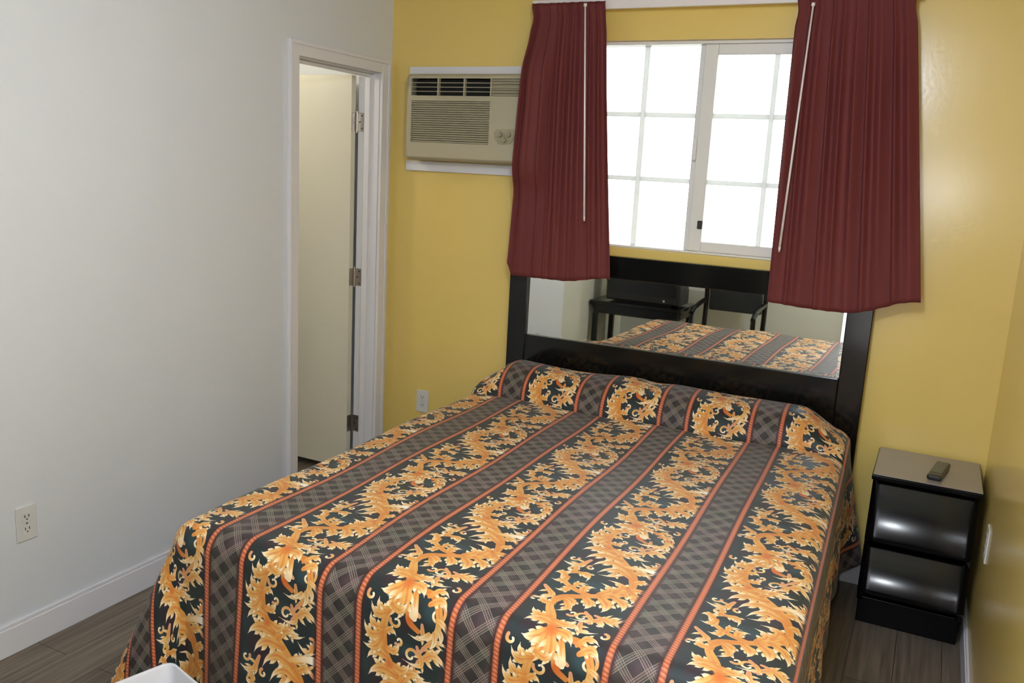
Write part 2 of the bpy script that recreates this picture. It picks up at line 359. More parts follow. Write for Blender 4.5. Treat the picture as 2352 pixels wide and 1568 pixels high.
# ------------------------------------------------------------------ mesh helpers
class MB:
    def __init__(s): s.bm = bmesh.new()
    def box(s, x0, x1, y0, y1, z0, z1, rot=None, piv=None):
        v = [s.bm.verts.new((x, y, z)) for x in (x0, x1) for y in (y0, y1) for z in (z0, z1)]
        for f in ((0, 1, 3, 2), (4, 6, 7, 5), (0, 4, 5, 1), (2, 3, 7, 6), (0, 2, 6, 4), (1, 5, 7, 3)):
            s.bm.faces.new([v[i] for i in f])
        if rot is not None: bmesh.ops.rotate(s.bm, verts=v, cent=piv, matrix=rot)
        return s
    def tube(s, pts, r, n=10, cap=True):
        pts = [Vector(p) for p in pts]; rs = r if isinstance(r, (list, tuple)) else [r]*len(pts)
        rings = []; prev = None
        for i, p in enumerate(pts):
            t = (pts[min(i+1, len(pts)-1)]-pts[max(i-1, 0)]).normalized()
            a = Vector((0, 0, 1)) if abs(t.z) < 0.9 else Vector((1, 0, 0))
            if prev is not None: a = prev
            u = (a-t*a.dot(t)).normalized(); prev = u; w_ = t.cross(u)
            rings.append([s.bm.verts.new(p+(u*math.cos(k*2*math.pi/n)+w_*math.sin(k*2*math.pi/n))*rs[i]) for k in range(n)])
        for a, b in zip(rings, rings[1:]):
            for k in range(n): s.bm.faces.new((a[k], a[(k+1) % n], b[(k+1) % n], b[k]))
        if cap:
            s.bm.faces.new(rings[0][::-1]); s.bm.faces.new(rings[-1])
        return s
    def grid(s, P):   # P[i][j] points
        V = [[s.bm.verts.new(p) for p in row] for row in P]
        for i in range(len(V)-1):
            for j in range(len(V[0])-1):
                s.bm.faces.new((V[i][j], V[i+1][j], V[i+1][j+1], V[i][j+1]))
        return V
    def prism(s, prof, axis, a0, a1):   # closed profile of 2D points extruded along an axis
        def mk(a):
            out = []
            for (p, q) in prof:
                out.append(s.bm.verts.new({'x': (a, p, q), 'y': (p, a, q), 'z': (p, q, a)}[axis]))
            return out
        A, Bv = mk(a0), mk(a1); n = len(prof)
        for i in range(n): s.bm.faces.new((A[i], A[(i+1) % n], Bv[(i+1) % n], Bv[i]))
        s.bm.faces.new(A[::-1]); s.bm.faces.new(Bv)
        return s
    def build(s, name, m, parent=None, bevel=0, seg=2, smooth=False, solid=0, sub=0):
        bmesh.ops.recalc_face_normals(s.bm, faces=s.bm.faces[:])
        me = bpy.data.meshes.new(name); s.bm.to_mesh(me); s.bm.free()
        o = bpy.data.objects.new(name, me); COL.objects.link(o)
        me.materials.append(MAT[m] if isinstance(m, str) else m)
        if smooth:
            for f in me.polygons: f.use_smooth = True
        if solid:
            d = o.modifiers.new('thickness', 'SOLIDIFY'); d.thickness = solid; d.offset = 0
        if sub:
            d = o.modifiers.new('subdivision', 'SUBSURF'); d.levels = sub; d.render_levels = sub
        if bevel:
            d = o.modifiers.new('bevel', 'BEVEL'); d.width = bevel; d.segments = seg; d.limit_method = 'ANGLE'
        if parent is not None:
            o.parent = parent; o.matrix_parent_inverse = parent.matrix_world.inverted()
        return o
def thing(name, label, cat, loc=(0, 0, 0), group=None, rz=0):
    o = bpy.data.objects.new(name, None); COL.objects.link(o); o.empty_display_size = 0.1
    o.location = loc; o.rotation_euler = (0, 0, rz); o['label'] = label; o['category'] = cat
    if group: o['group'] = group
    bpy.context.view_layer.update()
    return o
def struct(o, label=None, cat=None):
    o['kind'] = 'structure'
    if label: o['label'] = label
    if cat: o['category'] = cat
    return o
def sbox(name, m, label, cat, boxes, bevel=0):
    b = MB()
    for q in boxes: b.box(*q)
    return struct(b.build(name, m, bevel=bevel), label, cat)

# ------------------------------------------------------------------ room shell
TL_ = 0.12
DY0, DY1, DZ = -0.70, -0.10, 2.03      # bathroom doorway in the left wall
YS = -2.45                             # the white paint of the left wall ends here
WX0, WX1, WZ0, WZ1 = 0.955, 2.175, 1.298, 2.176
sbox('floor', 'floor', 'grey brown wood-look plank floor under the bed', 'floor', [(-2.0, W+0.15, RY-0.15, 0.15, -0.06, 0.0)])
sbox('ceiling', 'ceiling', 'flat white ceiling over the room', 'ceiling', [(-2.0, W+0.15, RY-0.15, 0.15, CZ, CZ+0.06)])
sbox('wall_left', 'white_wall', 'white wall with the narrow bathroom doorway on the left', 'wall',
     [(-TL_, 0, DY1, 0.0, 0, CZ), (-TL_, 0, DY0, DY1, DZ, CZ), (-TL_, 0, YS, DY0, 0, CZ)])
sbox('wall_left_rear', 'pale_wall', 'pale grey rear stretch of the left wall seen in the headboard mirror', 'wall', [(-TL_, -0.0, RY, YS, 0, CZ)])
sbox('wall_back', 'yellow_wall', 'yellow wall with the window behind the headboard', 'wall',
     [(-TL_, WX0, 0, 0.14, 0, CZ), (WX1, W, 0, 0.14, 0, CZ), (WX0, WX1, 0, 0.14, 0, WZ0), (WX0, WX1, 0, 0.14, WZ1, CZ)])
sbox('wall_right', 'yellow_wall', 'glossy yellow wall at the right edge beside the nightstand', 'wall', [(W, W+0.15, RY-0.15, 0.14, 0, CZ)])
EX0, EX1, EZ = 1.95, 2.28, 2.04        # narrow gap in the rear wall, shaped to admit daylight and its reflections
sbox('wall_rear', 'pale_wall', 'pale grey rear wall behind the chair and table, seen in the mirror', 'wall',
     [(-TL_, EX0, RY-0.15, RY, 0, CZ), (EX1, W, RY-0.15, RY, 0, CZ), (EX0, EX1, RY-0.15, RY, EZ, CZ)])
sbox('trim_1', 'trim', 'white casing around the narrow rear gap shaped for daylight', 'door casing',
     [(EX0-0.06, EX0, RY, RY+0.015, 0, EZ+0.06), (EX1, EX1+0.06, RY, RY+0.015, 0, EZ+0.06), (EX0, EX1, RY, RY+0.015, EZ, EZ+0.06)], 0.003)
sbox('baseboard_left', 'trim', 'white baseboard along the white left wall', 'baseboard', [(0, 0.013, RY+0.02, -0.77, 0, 0.095), (0, 0.009, RY+0.02, -0.77, 0.095, 0.108)], 0.003)
sbox('baseboard_back', 'trim', 'white baseboard under the yellow window wall', 'baseboard', [(0.0, W, -0.013, 0, 0, 0.095), (0.0, W, -0.009, 0, 0.095, 0.105)], 0.003)
sbox('baseboard_right', 'trim', 'white baseboard along the right wall in front of the nightstand', 'baseboard', [(W-0.013, W, RY+0.06, -0.02, 0, 0.085), (W-0.009, W, RY+0.06, -0.02, 0.085, 0.095)], 0.003)
sbox('ground', 'concrete', 'pale concrete ground outside', 'ground', [(-14, 16, 0.16, 18, -0.12, -0.07), (-14, 16, -20, RY-0.16, -0.12, -0.07)])

# added dark door, out of view, to darken what the glossy drawers reflect
MAT['added_door'] = mat('added_door_dark_brown', (58, 42, 34), 0.45, var=0.1, scale=6)
d2 = thing('added_dark_door', 'added dark brown door at the rear wall, unseen, darkening the drawer reflections', 'door', (2.52, RY+0.03, 0)); d2['kind'] = 'structure'
MB().box(EX1+0.062, W-0.016, RY+0.003, RY+0.043, 0.012, 2.10).build('door_leaf', 'added_door', d2, bevel=0.003)
b = MB(); b.tube([(2.41, RY+0.043, 1.0), (2.41, RY+0.060, 1.0), (2.41, RY+0.085, 1.0), (2.41, RY+0.100, 1.0)], [0.014, 0.012, 0.027, 0.018], 16)
b.build('knob', 'chrome', d2, smooth=True)

# bathroom behind the doorway
sbox('wall_bathroom', 'white_wall', 'pale bathroom walls beyond the doorway', 'wall', [(-2.0, -1.9, -1.75, 0.14, 0, CZ), (-1.9, -TL_, 0.0, 0.14, 0, CZ), (-1.9, -TL_, -1.75, -1.65, 0, CZ)])

# doorway casing and jamb
b = MB()
b.box(0, 0.016, DY0-0.062, DY0, 0, DZ+0.062); b.box(0, 0.016, DY1, DY1+0.062, 0, DZ+0.062); b.box(0, 0.016, DY0, DY1, DZ, DZ+0.062)
for (a, c) in ((DY0-0.062, DY0-0.044), (DY1+0.044, DY1+0.062)): b.box(0.016, 0.022, a, c, 0, DZ+0.062)
b.box(0.016, 0.022, DY0-0.044, DY1+0.044, DZ+0.044, DZ+0.062)
struct(b.build('trim_2', 'trim', bevel=0.004), 'white moulded casing framing the bathroom doorway', 'door casing')
b = MB()
b.box(-TL_, 0.0, DY0, DY0+0.004, 0, DZ); b.box(-TL_, 0.0, DY1-0.004, DY1, 0, DZ); b.box(-TL_, 0.0, DY0, DY1, DZ-0.004, DZ)
b.box(-0.075, -0.045, DY1-0.018, DY1-0.004, 0, DZ-0.004); b.box(-0.075, -0.045, DY0+0.004, DY0+0.018, 0, DZ-0.004); b.box(-0.075, -0.045, DY0+0.018, DY1-0.018, DZ-0.018, DZ-0.004)
struct(b.build('trim_3', 'trim', bevel=0.002), 'white door jamb and stop lining the bathroom doorway', 'door jamb')

# bathroom door, swung open into the bathroom
d = thing('door_1', 'cream flush bathroom door standing open in the left doorway', 'door', (-TL_-0.006, DY1-0.006, 0)); d['kind'] = 'structure'
MB().box(-TL_-0.59, -TL_-0.012, DY1-0.043, DY1-0.008, 0.035, DZ-0.012).build('door_leaf', 'door', d, bevel=0.002)
for hz in (1.80, 1.04, 0.275):
    b = MB()
    b.tube([(-TL_-0.006, DY1-0.006, hz-0.044), (-TL_-0.006, DY1-0.006, hz+0.044)], 0.0065, 12)
    for k in (-0.047, 0.047): b.tube([(-TL_-0.006, DY1-0.006, hz+k-0.004), (-TL_-0.006, DY1-0.006, hz+k+0.004)], 0.0045, 10)
    hg = b.build('hinge', 'chrome', d, smooth=False)
    MB().box(-TL_, -TL_+0.034, DY1-0.0065, DY1-0.0035, hz-0.044, hz+0.044).build('hinge_leaf', 'chrome', hg, bevel=0.001)
    MB().box(-TL_-0.0125, -TL_-0.0095, DY1-0.041, DY1-0.010, hz-0.044, hz+0.044).build('hinge_leaf', 'chrome', hg, bevel=0.001)
    b = MB()
    for dz in (-0.03, 0, 0.03): b.tube([(-TL_+0.012+0.012*(dz != 0), DY1-0.0066, hz+dz), (-TL_+0.012+0.012*(dz != 0), DY1-0.0082, hz+dz)], 0.004, 8)
    b.build('hinge_screw', 'dark_metal', hg)

# window
w = thing('window_1', 'white vinyl sliding window with grilles, glaring with daylight above the headboard', 'window', (1.565, 0.06, WZ0)); w['kind'] = 'structure'
b = MB()
F = 0.038
for (y0, y1) in ((0.028, 0.11),):
    b.box(WX0, WX0+F, y0, y1, WZ0, WZ1); b.box(WX1-F, WX1, y0, y1, WZ0, WZ1); b.box(WX0+F, WX1-F, y0, y1, WZ0, WZ0+0.010); b.box(WX0+F, WX1-F, y0, y1, WZ1-0.014, WZ1)
b.build('window_frame', 'vinyl', w, bevel=0.003)
# fixed left half
b = MB(); b.box(1.500, 1.545, 0.064, 0.10, WZ0+0.010, WZ1-0.014)
b.build('meeting_stile', 'vinyl', w, bevel=0.003)
b = MB()
b.box(1.252, 1.274, 0.082, 0.090, WZ0+0.01, WZ1-0.014)
for z in (1.602, 1.877): b.box(WX0+F, 1.252, 0.082, 0.090, z-0.010, z+0.010); b.box(1.274, 1.50, 0.082, 0.090, z-0.010, z+0.010)
b.build('grille', 'grille_vinyl', w)
MB().box(WX0+F-0.005, 1.505, 0.093, 0.097, WZ0+0.008, WZ1-0.012).build('pane', 'glass', w)
# sliding right sash
b = MB()
SX0, SX1 = 1.528, 2.150; SZ0, SZ1 = WZ0+0.011, WZ1-0.015
b.box(SX0, SX0+0.055, 0.03, 0.060, SZ0, SZ1); b.box(SX1-0.055, SX1, 0.03, 0.060, SZ0, SZ1)
b.box(SX0+0.055, SX1-0.055, 0.03, 0.060, SZ0, SZ0+0.042); b.box(SX0+0.055, SX1-0.055, 0.03, 0.060, SZ1-0.042, SZ1)
sash = b.build('sash', 'vinyl', w, bevel=0.004)
b = MB(); b.box(1.811, 1.830, 0.043, 0.051, SZ0+0.04, SZ1-0.04)
for z in (1.602, 1.875): b.box(SX0+0.05, 1.811, 0.043, 0.051, z-0.010, z+0.010); b.box(1.830, SX1-0.05, 0.043, 0.051, z-0.010, z+0.010)
b.build('grille', 'grille_vinyl', sash)
MB().box(SX0+0.05, SX1-0.05, 0.053, 0.057, SZ0+0.038, SZ1-0.038).build('pane', 'glass', sash)
b = MB(); b.box(1.563, 1.585, 0.020, 0.030, 1.405, 1.440)
b.build('latch', 'dark_metal', sash, bevel=0.003)
b = MB(); b.box(1.514, 1.527, 0.032, 0.05, 1.69, 1.78)
b.build('pull', 'vinyl', sash, bevel=0.003)

# ------------------------------------------------------------------ air conditioner and its white boards
sbox('trim_4', 'trim', 'white board on the wall above the air conditioner', 'trim', [(0.112, 0.80, -0.016, 0, 2.033, 2.070)], 0.002)
sbox('trim_5', 'trim', 'white board on the wall below the air conditioner', 'trim', [(0.105, 0.80, -0.016, 0, 1.583, 1.630)], 0.002)
ac = thing('air_conditioner', 'beige through-wall air conditioner left of the window', 'air conditioner', (0.48, 0, 1.632))
AX0, AX1, AZ0, AZ1, AY = 0.155, 0.80, 1.634, 2.028, -0.12
def rrect(x0, x1, z0, z1, r, n=5):
    pts = []
    for cx, cz, a in ((x1-r, z1-r, 0), (x0+r, z1-r, 90), (x0+r, z0+r, 180), (x1-r, z0+r, 270)):
        for k in range(n+1):
            t = math.radians(a+90*k/n); pts.append((cx+r*math.cos(t), cz+r*math.sin(t)))
    return pts
b = MB()
rings = []
for (dy, ins) in ((0.0, 0.0), (-0.092, 0.0), (-0.106, 0.006), (-0.116, 0.016), (-0.120, 0.028)):
    rings.append([b.bm.verts.new((x, dy, z)) for x, z in rrect(AX0+ins, AX1-ins, AZ0+ins*0.7, AZ1-ins*0.7, 0.02)])
for a, c in zip(rings, rings[1:]):
    n = len(a)
    for k in range(n): b.bm.faces.new((a[k], a[(k+1) % n], c[(k+1) % n], c[k]))
# front face left open where the two grilles sit: fill with panels
b.bm.faces.new(rings[0][::-1])
inner = (AX0+0.028, AX1-0.028, AZ0+0.0196, AZ1-0.0196)
VX0, VX1, VZ0, VZ1 = 0.192, 0.765, 1.928, 2.005     # outlet vent
GX0, GX1, GZ0, GZ1 = 0.195, 0.612, 1.716, 1.905     # intake grille
y0, y1 = AY, AY+0.012
for q in ((inner[0]-.004, inner[1]+.004, VZ1, inner[3]+.004), (inner[0]-.004, VX0, VZ0, VZ1), (VX1, inner[1]+.004, VZ0, VZ1), (inner[0]-.004, inner[1]+.004, GZ1, VZ0),
          (inner[0]-.004, GX0, GZ0, GZ1), (GX1, inner[1]+.004, GZ0, GZ1), (inner[0]-.004, inner[1]+.004, inner[2]-.004, GZ0)):
    b.box(q[0], q[1], y0, y1, q[2], q[3])
b.build('casing', 'ac', ac)
b = MB(); b.box(VX0, VX1, AY+0.05, AY+0.055, VZ0, VZ1)
vent = b.build('outlet_vent', 'ac_dark', ac)
b = MB()
for k in range(1, 4): b.box(VX0, VX1, AY+0.002, AY+0.012, VZ0+(VZ1-VZ0)*k/4-0.0013, VZ0+(VZ1-VZ0)*k/4+0.0013)
for x in (0.336, 0.474, 0.612): b.box(x-0.003, x+0.003, AY+0.001, AY+0.02, VZ0, VZ1)
b.build('louver', 'ac', vent)
b = MB()
for k in range(6):
    z = VZ0+(VZ1-VZ0)*(k+0.5)/6
    b.box(0.615, VX1, AY+0.012, AY+0.026, z-0.0075, z+0.0035, Matrix.Rotation(math.radians(-20), 3, 'X'), Vector((0.69, AY+0.02, z)))
b.build('louver', 'ac_slat', vent)
b = MB(); b.box(GX0, GX1, AY+0.016, AY+0.02, GZ0, GZ1)
gr = b.build('intake_grille', 'ac_slat', ac)
b = MB(); N = 19
for k in range(N):
    z = GZ0+(GZ1-GZ0)*(k+0.5)/N
    b.box(GX0, GX1, AY+0.002, AY+0.014, z-0.0032, z+0.0020)
b.build('grille_slat', 'ac_slat', gr)
b = MB()
pr = [(0.638, 1.772), (0.650, 1.785), (0.735, 1.787), (0.748, 1.774), (0.742, 1.745), (0.722, 1.722), (0.664, 1.720), (0.644, 1.743)]
b.prism(pr, 'y', AY-0.003, AY+0.001)
pn = b.build('control_panel', 'ac_slat', ac, bevel=0.002)
for x, z, r in ((0.672, 1.762, 0.013), (0.715, 1.763, 0.013), (0.693, 1.738, 0.012)):
    b = MB(); b.tube([(x, AY-0.002, z), (x, AY-0.016, z)], [r, r*0.85], 16); b.box(x-0.002, x+0.002, AY-0.019, AY-0.014, z-r*0.8, z+r*0.8)
    b.build('knob', 'ac_slat', pn)
MB().box(0.742, 0.754, AY-0.002, AY+0.001, 1.665, 1.675).build('badge', 'slot', ac)

# ------------------------------------------------------------------ outlets
def outlet(label, loc, rz, dark=False):
    o = thing('wall_outlet', label, 'outlet', loc, rz=rz, group=None)
    MB().box(-0.035, 0.035, -0.006, 0, -0.0575, 0.0575).build('cover_plate', 'plate', None, bevel=0.002).parent = o
    for z in (-0.021, 0.021):
        b = MB(); b.prism([(x, zz+z) for x, zz in rrect(-0.0165, 0.0165, -0.0145, 0.0145, 0.008)], 'y', -0.0075, -0.005)
        f = b.build('socket', 'plate'); f.parent = o
        b = MB(); b.box(-0.008, -0.0055, -0.0082, -0.0070, z-0.001, z+0.008); b.box(0.0055, 0.008, -0.0082, -0.0070, z-0.001, z+0.008); b.box(-0.002, 0.002, -0.0082, -0.007, z-0.009, z-0.005)
        s = b.build('slot', 'slot'); s.parent = f
    b = MB(); b.tube([(0, -0.0055, 0), (0, -0.0072, 0)], 0.003, 8); b.build('screw', 'chrome').parent = o
outlet('white duplex outlet low on the white left wall, near the left edge', (0, -1.999, 0.422), math.pi/2)
outlet('white duplex outlet on the yellow wall between doorway and bed', (0.238, 0, 0.428), 0)
outlet('white outlet seen edge-on on the right wall above the baseboard', (W, -0.568, 0.49), -math.pi/2)

# ------------------------------------------------------------------ headboard
hb = thing('headboard', 'black wooden headboard with an inset mirror against the yellow wall', 'headboard', (1.517, -0.035, 0))
HX0, HX1, HZ = 0.728, 2.307, 1.263
MXa, MXb, MZa, MZb = 0.822, 2.210, 0.862, 1.165
HY0, HY1 = -0.062, -0.016
MB().box(HX0, MXa, HY0, HY1, 0, HZ).build('post', 'black_wood', hb, bevel=0.004)
MB().box(MXb, HX1, HY0, HY1, 0, HZ).build('post', 'black_wood', hb, bevel=0.004)
MB().box(MXa, MXb, HY0, HY1, MZb, HZ).build('top_rail', 'black_wood', hb, bevel=0.004)
MB().box(MXa, MXb, HY0, HY1, 0.25, MZa).build('lower_panel', 'black_wood', hb, bevel=0.004)
b = MB()
o_ = [(MXa, MZa), (MXb, MZa), (MXb, MZb), (MXa, MZb)]; e = 0.012
i_ = [(MXa+e, MZa+e), (MXb-e, MZa+e), (MXb-e, MZb-e), (MXa+e, MZb-e)]
vo = [b.bm.verts.new((x, -0.048, z)) for x, z in o_]; vi = [b.bm.verts.new((x, -0.0483, z)) for x, z in i_]
vb = [b.bm.verts.new((x, -0.040, z)) for x, z in o_]
for k in range(4):
    b.bm.faces.new((vo[k], vo[(k+1) % 4], vi[(k+1) % 4], vi[k])); b.bm.faces.new((vb[k], vb[(k+1) % 4], vo[(k+1) % 4], vo[k]))
b.bm.faces.new(vi); b.bm.faces.new(vb[::-1])
mr = b.build('mirror', 'mirror', hb); mr['label'] = 'bevelled mirror panel'

# ------------------------------------------------------------------ bed and bedspread
SH = 0.040                       # the bed stands very slightly askew
def bx(x, y): return x-SH*y
BZ = 0.64
bed = thing('bed', 'queen bed under the patterned bedspread', 'bed', (1.56, -1.1, 0))
def skewbox(x0, x1, y0, y1, z0, z1):
    b = MB(); v = [b.bm.verts.new((bx(x, y), y, z)) for x in (x0, x1) for y in (y0, y1) for z in (z0, z1)]
    for f in ((0, 1, 3, 2), (4, 6, 7, 5), (0, 4, 5, 1), (2, 3, 7, 6), (0, 2, 6, 4), (1, 5, 7, 3)): b.bm.faces.new([v[i] for i in f])
    return b
skewbox(0.785, 2.245, -2.10, -0.075, 0.375, 0.612).build('mattress', 'mattress', bed, bevel=0.04, seg=4)
skewbox(0.80, 2.23, -2.09, -0.08, 0.16, 0.372).build('box_spring', 'boxspring', bed, bevel=0.015)
for x in (0.88, 2.10):
    for y in (-1.90, -0.25): MB().box(bx(x, y)-0.025, bx(x, y)+0.025, y-0.025, y+0.025, 0, 0.158).build('leg', 'dark_metal', bed, bevel=0.003)

XL, XR, YH, YF = 0.712, 2.280, -0.072, -2.150       # cloth fold lines in bed coordinates
DROP = 0.44
RAD = 0.055
def smooth(a, b_, t):
    t = min(1, max(0, (t-a)/(b_-a))); return t*t*(3-2*t)
def edge(dist, flare):
    """cloth running over a rounded edge: returns (out, down) for arc length measured from RAD inside the fold line"""
    arc = RAD*math.pi/2
    if dist <= 0: return dist+0.0, 0.0
    if dist < arc:
        a = dist/RAD; return RAD*math.sin(a), RAD*(1-math.cos(a))
    r_ = dist-arc
    return RAD+r_*flare, RAD+r_*math.sqrt(max(0.05, 1-flare*flare))
def pillow(x, t):
    """bump over the pillows; t = distance from the head end"""
    if t < 0.0 or t > 0.33: return 0.0
    u = t/0.33
    prof = max(0, 1-(abs(u-0.46)/(0.46 if u < 0.46 else 0.54))**2.6)**0.5
    ex = smooth(XL-0.01, XL+0.16, x)*(1-smooth(XR-0.20, XR+0.005, x))
    dip = 1-0.10*math.exp(-((x-1.50)/0.07)**2)
    return 0.118*prof*(0.25+0.75*ex)*dip*(1+0.04*math.sin(x*9))
def cloth_point(s, t):
    """s: across from XL+RAD.. ; t: along from head (0) to foot and down"""
    # across
    xi0, xi1 = XL+RAD, XR-RAD
    yi = YF+RAD                      # foot arc starts here
    foot = (YH-t) - yi               # negative when beyond
    dl = max(0.0, xi0-s); dr = max(0.0, s-xi1); df = max(0.0, -foot)
    side = -1 if dl > 0 else 1
    dx = dl if dl > 0 else dr
    y = YH-t; x = s; z = BZ
    if dx == 0 and df == 0:
        pass
    elif dx > 0 and df > 0:
        # corner: cone of cloth
        r_ = (dx**3+df**3)**(1/3.0)
        th = math.atan2(df, dx)
        fl = 0.05+0.38*math.sin(2*th)**2*(1.0 if side < 0 else 0.55)
        fl = min(0.62, fl)
        o, d_ = edge(r_, fl)
        x = (xi0 if side < 0 else xi1)+side*o*math.cos(th); y = yi-o*math.sin(th); z = BZ-d_
    elif dx > 0:
        fl = 0.10 + 0.02*math.sin(t*7+1)
        if side > 0:
            fl = 0.035+0.015*math.sin(t*6.5+0.5)+0.19*math.exp(-((t-0.14)/0.10)**2)
        o, d_ = edge(dx, fl)
        x = (xi0 if side < 0 else xi1)+side*o; z = BZ-d_
        if d_ > RAD: x += side*0.012*math.sin(t*16+side)*smooth(RAD, 0.4, d_)
    elif df > 0:
        o, d_ = edge(df, 0.05+0.012*math.sin(s*8))
        y = yi-o; z = BZ-d_
        if d_ > RAD: y -= 0.012*math.sin(s*13+0.7)*smooth(RAD, 0.4, d_)
    z += 0.022*smooth(0.4, 2.0, t)*(1-smooth(0, 0.4, BZ-z))
    # gentle crown and rumple on top
    top = smooth(0.60, 0.645, z)
    z += top*(0.006*math.sin(x*5.1+0.4)*math.sin(y*3.3+1.1)+0.004*math.sin(x*11+y*7))
    pz = pillow(s if dx == 0 else (xi0-dx*0.0 if side < 0 else xi1), t)
    if dx > 0:
        k = max(0.0, 1-dx/0.30)
        pz *= k
        x += side*0.0
    z += pz
    # tuck line in front of the pillows
    if dx < 0.1: z -= 0.012*math.exp(-((t-0.335)/0.012)**2)*top
    if t < 0.10: z -= 0.03*(1-t/0.10)**2*top
    z = max(z, 0.012)
    return Vector((bx(x, y), y, z))
svals = list(np.concatenate([np.linspace(XL+RAD-0.118-DROP+RAD, XL+RAD-0.13, 34)[:-1], np.linspace(XL+RAD-0.13, XL+RAD+0.01, 14)[:-1], np.linspace(XL+RAD+0.01, XR-RAD-0.01, 110)[:-1], np.linspace(XR-RAD-0.01, XR-RAD+0.13, 14)[:-1], np.linspace(XR-RAD+0.13, XR-RAD+0.118+DROP-RAD, 34)]))
tf = YH-(YF+RAD)
tvals = list(np.concatenate([np.linspace(0.0, 0.40, 64)[:-1], np.linspace(0.40, tf-0.02, 90)[:-1], np.linspace(tf-0.02, tf+0.13, 16)[:-1], np.linspace(tf+0.13, tf+0.118+DROP-RAD, 36)]))
me = bpy.data.meshes.new('bedspread')
verts = []; arcs = []
for s in svals:
    row = [cloth_point(s, t) for t in tvals]; verts += row
    acc = [0.0]
    for a, c in zip(row, row[1:]): acc.append(acc[-1]+(c-a).length)
    arcs.append(acc)
nt_ = len(tvals); ns_ = len(svals)
mid = arcs[ns_//2]
faces = [(i*nt_+j, (i+1)*nt_+j, (i+1)*nt_+j+1, i*nt_+j+1) for i in range(ns_-1) for j in range(nt_-1)]
me.from_pydata([tuple(v) for v in verts], [], faces)
uvl = me.uv_layers.new(name='UVMap')
# pattern phase: a cord lies at bed x 0.8592, a blossom at y = -2.10
ifoot = min(range(nt_), key=lambda j: abs(tvals[j]-(2.10+YH)))
def uvof(i, j):
    return ((svals[i]-0.8592)/TW, (mid[ifoot]-mid[j])/TL)
uvs = np.zeros((len(me.loops), 2), dtype=np.float32)
for k, lp in enumerate(me.loops):
    uvs[k] = uvof(lp.vertex_index//nt_, lp.vertex_index % nt_)
uvl.data.foreach_set('uv', uvs.ravel())
for f in me.polygons: f.use_smooth = True
MAT['bedspread'] = bedspread_mat(); me.materials.append(MAT['bedspread'])
bs = bpy.data.objects.new('bedspread', me); COL.objects.link(bs)
dm = bs.modifiers.new('thickness', 'SOLIDIFY'); dm.thickness = 0.006; dm.offset = -1
bs['label'] = 'bedspread with orange scrolls, dark bands and rust cords, spread over the bed'; bs['category'] = 'bedspread'

# ------------------------------------------------------------------ curtains, rod
def curtain(name, label, xl_top, xl_bot, xr_top, xr_bot, hem, top, folds, ybase, amp, seed, rbow=None, lbow=None, push=None):
    t = thing(name, label, 'curtain', ((xl_top+xr_top)/2, ybase, top), group=None)
    r_ = random.Random(seed)
    ph = [r_.uniform(-1.3, 1.3) for _ in range(folds+2)]
    NI, NJ = 180, 60
    b = MB(); P = []
    for i in range(NI+1):
        s = i/NI; row = []
        for j in range(NJ+1):
            k = j/NJ
            zb = hem(s)
            z = top+(zb-top)*k
            xl = xl_top+(xl_bot-xl_top)*(k if lbow is None else lbow(k)); xr = xr_top+(xr_bot-xr_top)*(k if rbow is None else rbow(k))
            f = s*folds; fi = int(f); pj = ph[fi]*(1-(f-fi))+ph[fi+1]*(f-fi)
            x = xl+(xr-xl)*s + 0.004*math.sin(2*math.pi*f+1.3)
            a = amp*(0.35+0.65*smooth(0.0, 0.35, k))*(1-0.55*smooth(0.5, 1.0, k))
            pin = math.exp(-((k-0.055)/0.03)**2)
            y = ybase-a*(0.5+0.5*math.sin(2*math.pi*f+pj*1.6))-0.018*k-0.012*math.exp(-((k-0.01)/0.02)**2)
            y += 0.006*pin
            if push: y -= push(x, z)
            # gather at the pinch pleats
            xm = (xl+xr)/2; x = xm+(x-xm)*(1-0.03*pin)
            row.append((x, y, z))
        P.append(row)
    V = b.grid(P)
    uvl_ = b.bm.loops.layers.uv.new('UVMap')
    idx = {}
    for i, rw in enumerate(V):
        for j, v in enumerate(rw): idx[v] = (i/NI, j/NJ)
    for f in b.bm.faces:
        for lp in f.loops: lp[uvl_].uv = idx[lp.vert]
    b.build('panel', 'curtain', t, smooth=True, solid=0.0025)
    return t
def hemL(s):
    return 1.137+0.055*max(0, 1-s/0.05)**1.0+0.030*smooth(0.55, 1, s)
def hemR(s):
    return 1.146-0.012*math.sin(math.pi*min(1, s*1.15))+0.058*smooth(0.5, 1.0, s)**1.3
cl = curtain('curtain', 'maroon curtain hanging left of the window, over the air conditioner', 0.787, 0.734, 1.121, 1.235, hemL, 2.318, 9, -0.092, 0.022, 2, push=lambda x, z: 0.040*(1-smooth(0.82, 0.98, x))*smooth(1.50, 1.64, z)*(1-smooth(2.03, 2.20, z)))
cr = curtain('curtain', 'maroon curtain hanging right of the window, nearest the right wall', 1.893, 1.905, 2.305, 2.462, hemR, 2.32, 10, -0.092, 0.024, 7)
def wand(parent, p0, p1):
    b = MB(); b.tube([p0, (p0[0], p0[1], p0[2]-0.012)], 0.007, 10)
    b.tube([(p0[0], p0[1], p0[2]-0.012), p1], [0.0035, 0.0048], 10)
    q = Vector(p1); b.tube([q, q+(q-Vector(p0)).normalized()*0.02], [0.0048, 0.003], 10)
    b.build('draw_wand', 'wand', parent, smooth=True)
wand(cl, (1.048, -0.135, 2.305), (1.113, -0.150, 1.43))
wand(cr, (1.962, -0.135, 2.278), (1.942, -0.155, 1.37))
rod = thing('curtain_rod', 'white traverse curtain rod above the window', 'curtain rod', (1.55, -0.06, 2.29))
MB().box(0.775, 2.33, -0.078, -0.060, 2.292, 2.336).build('rail', 'wand', rod, bevel=0.003)
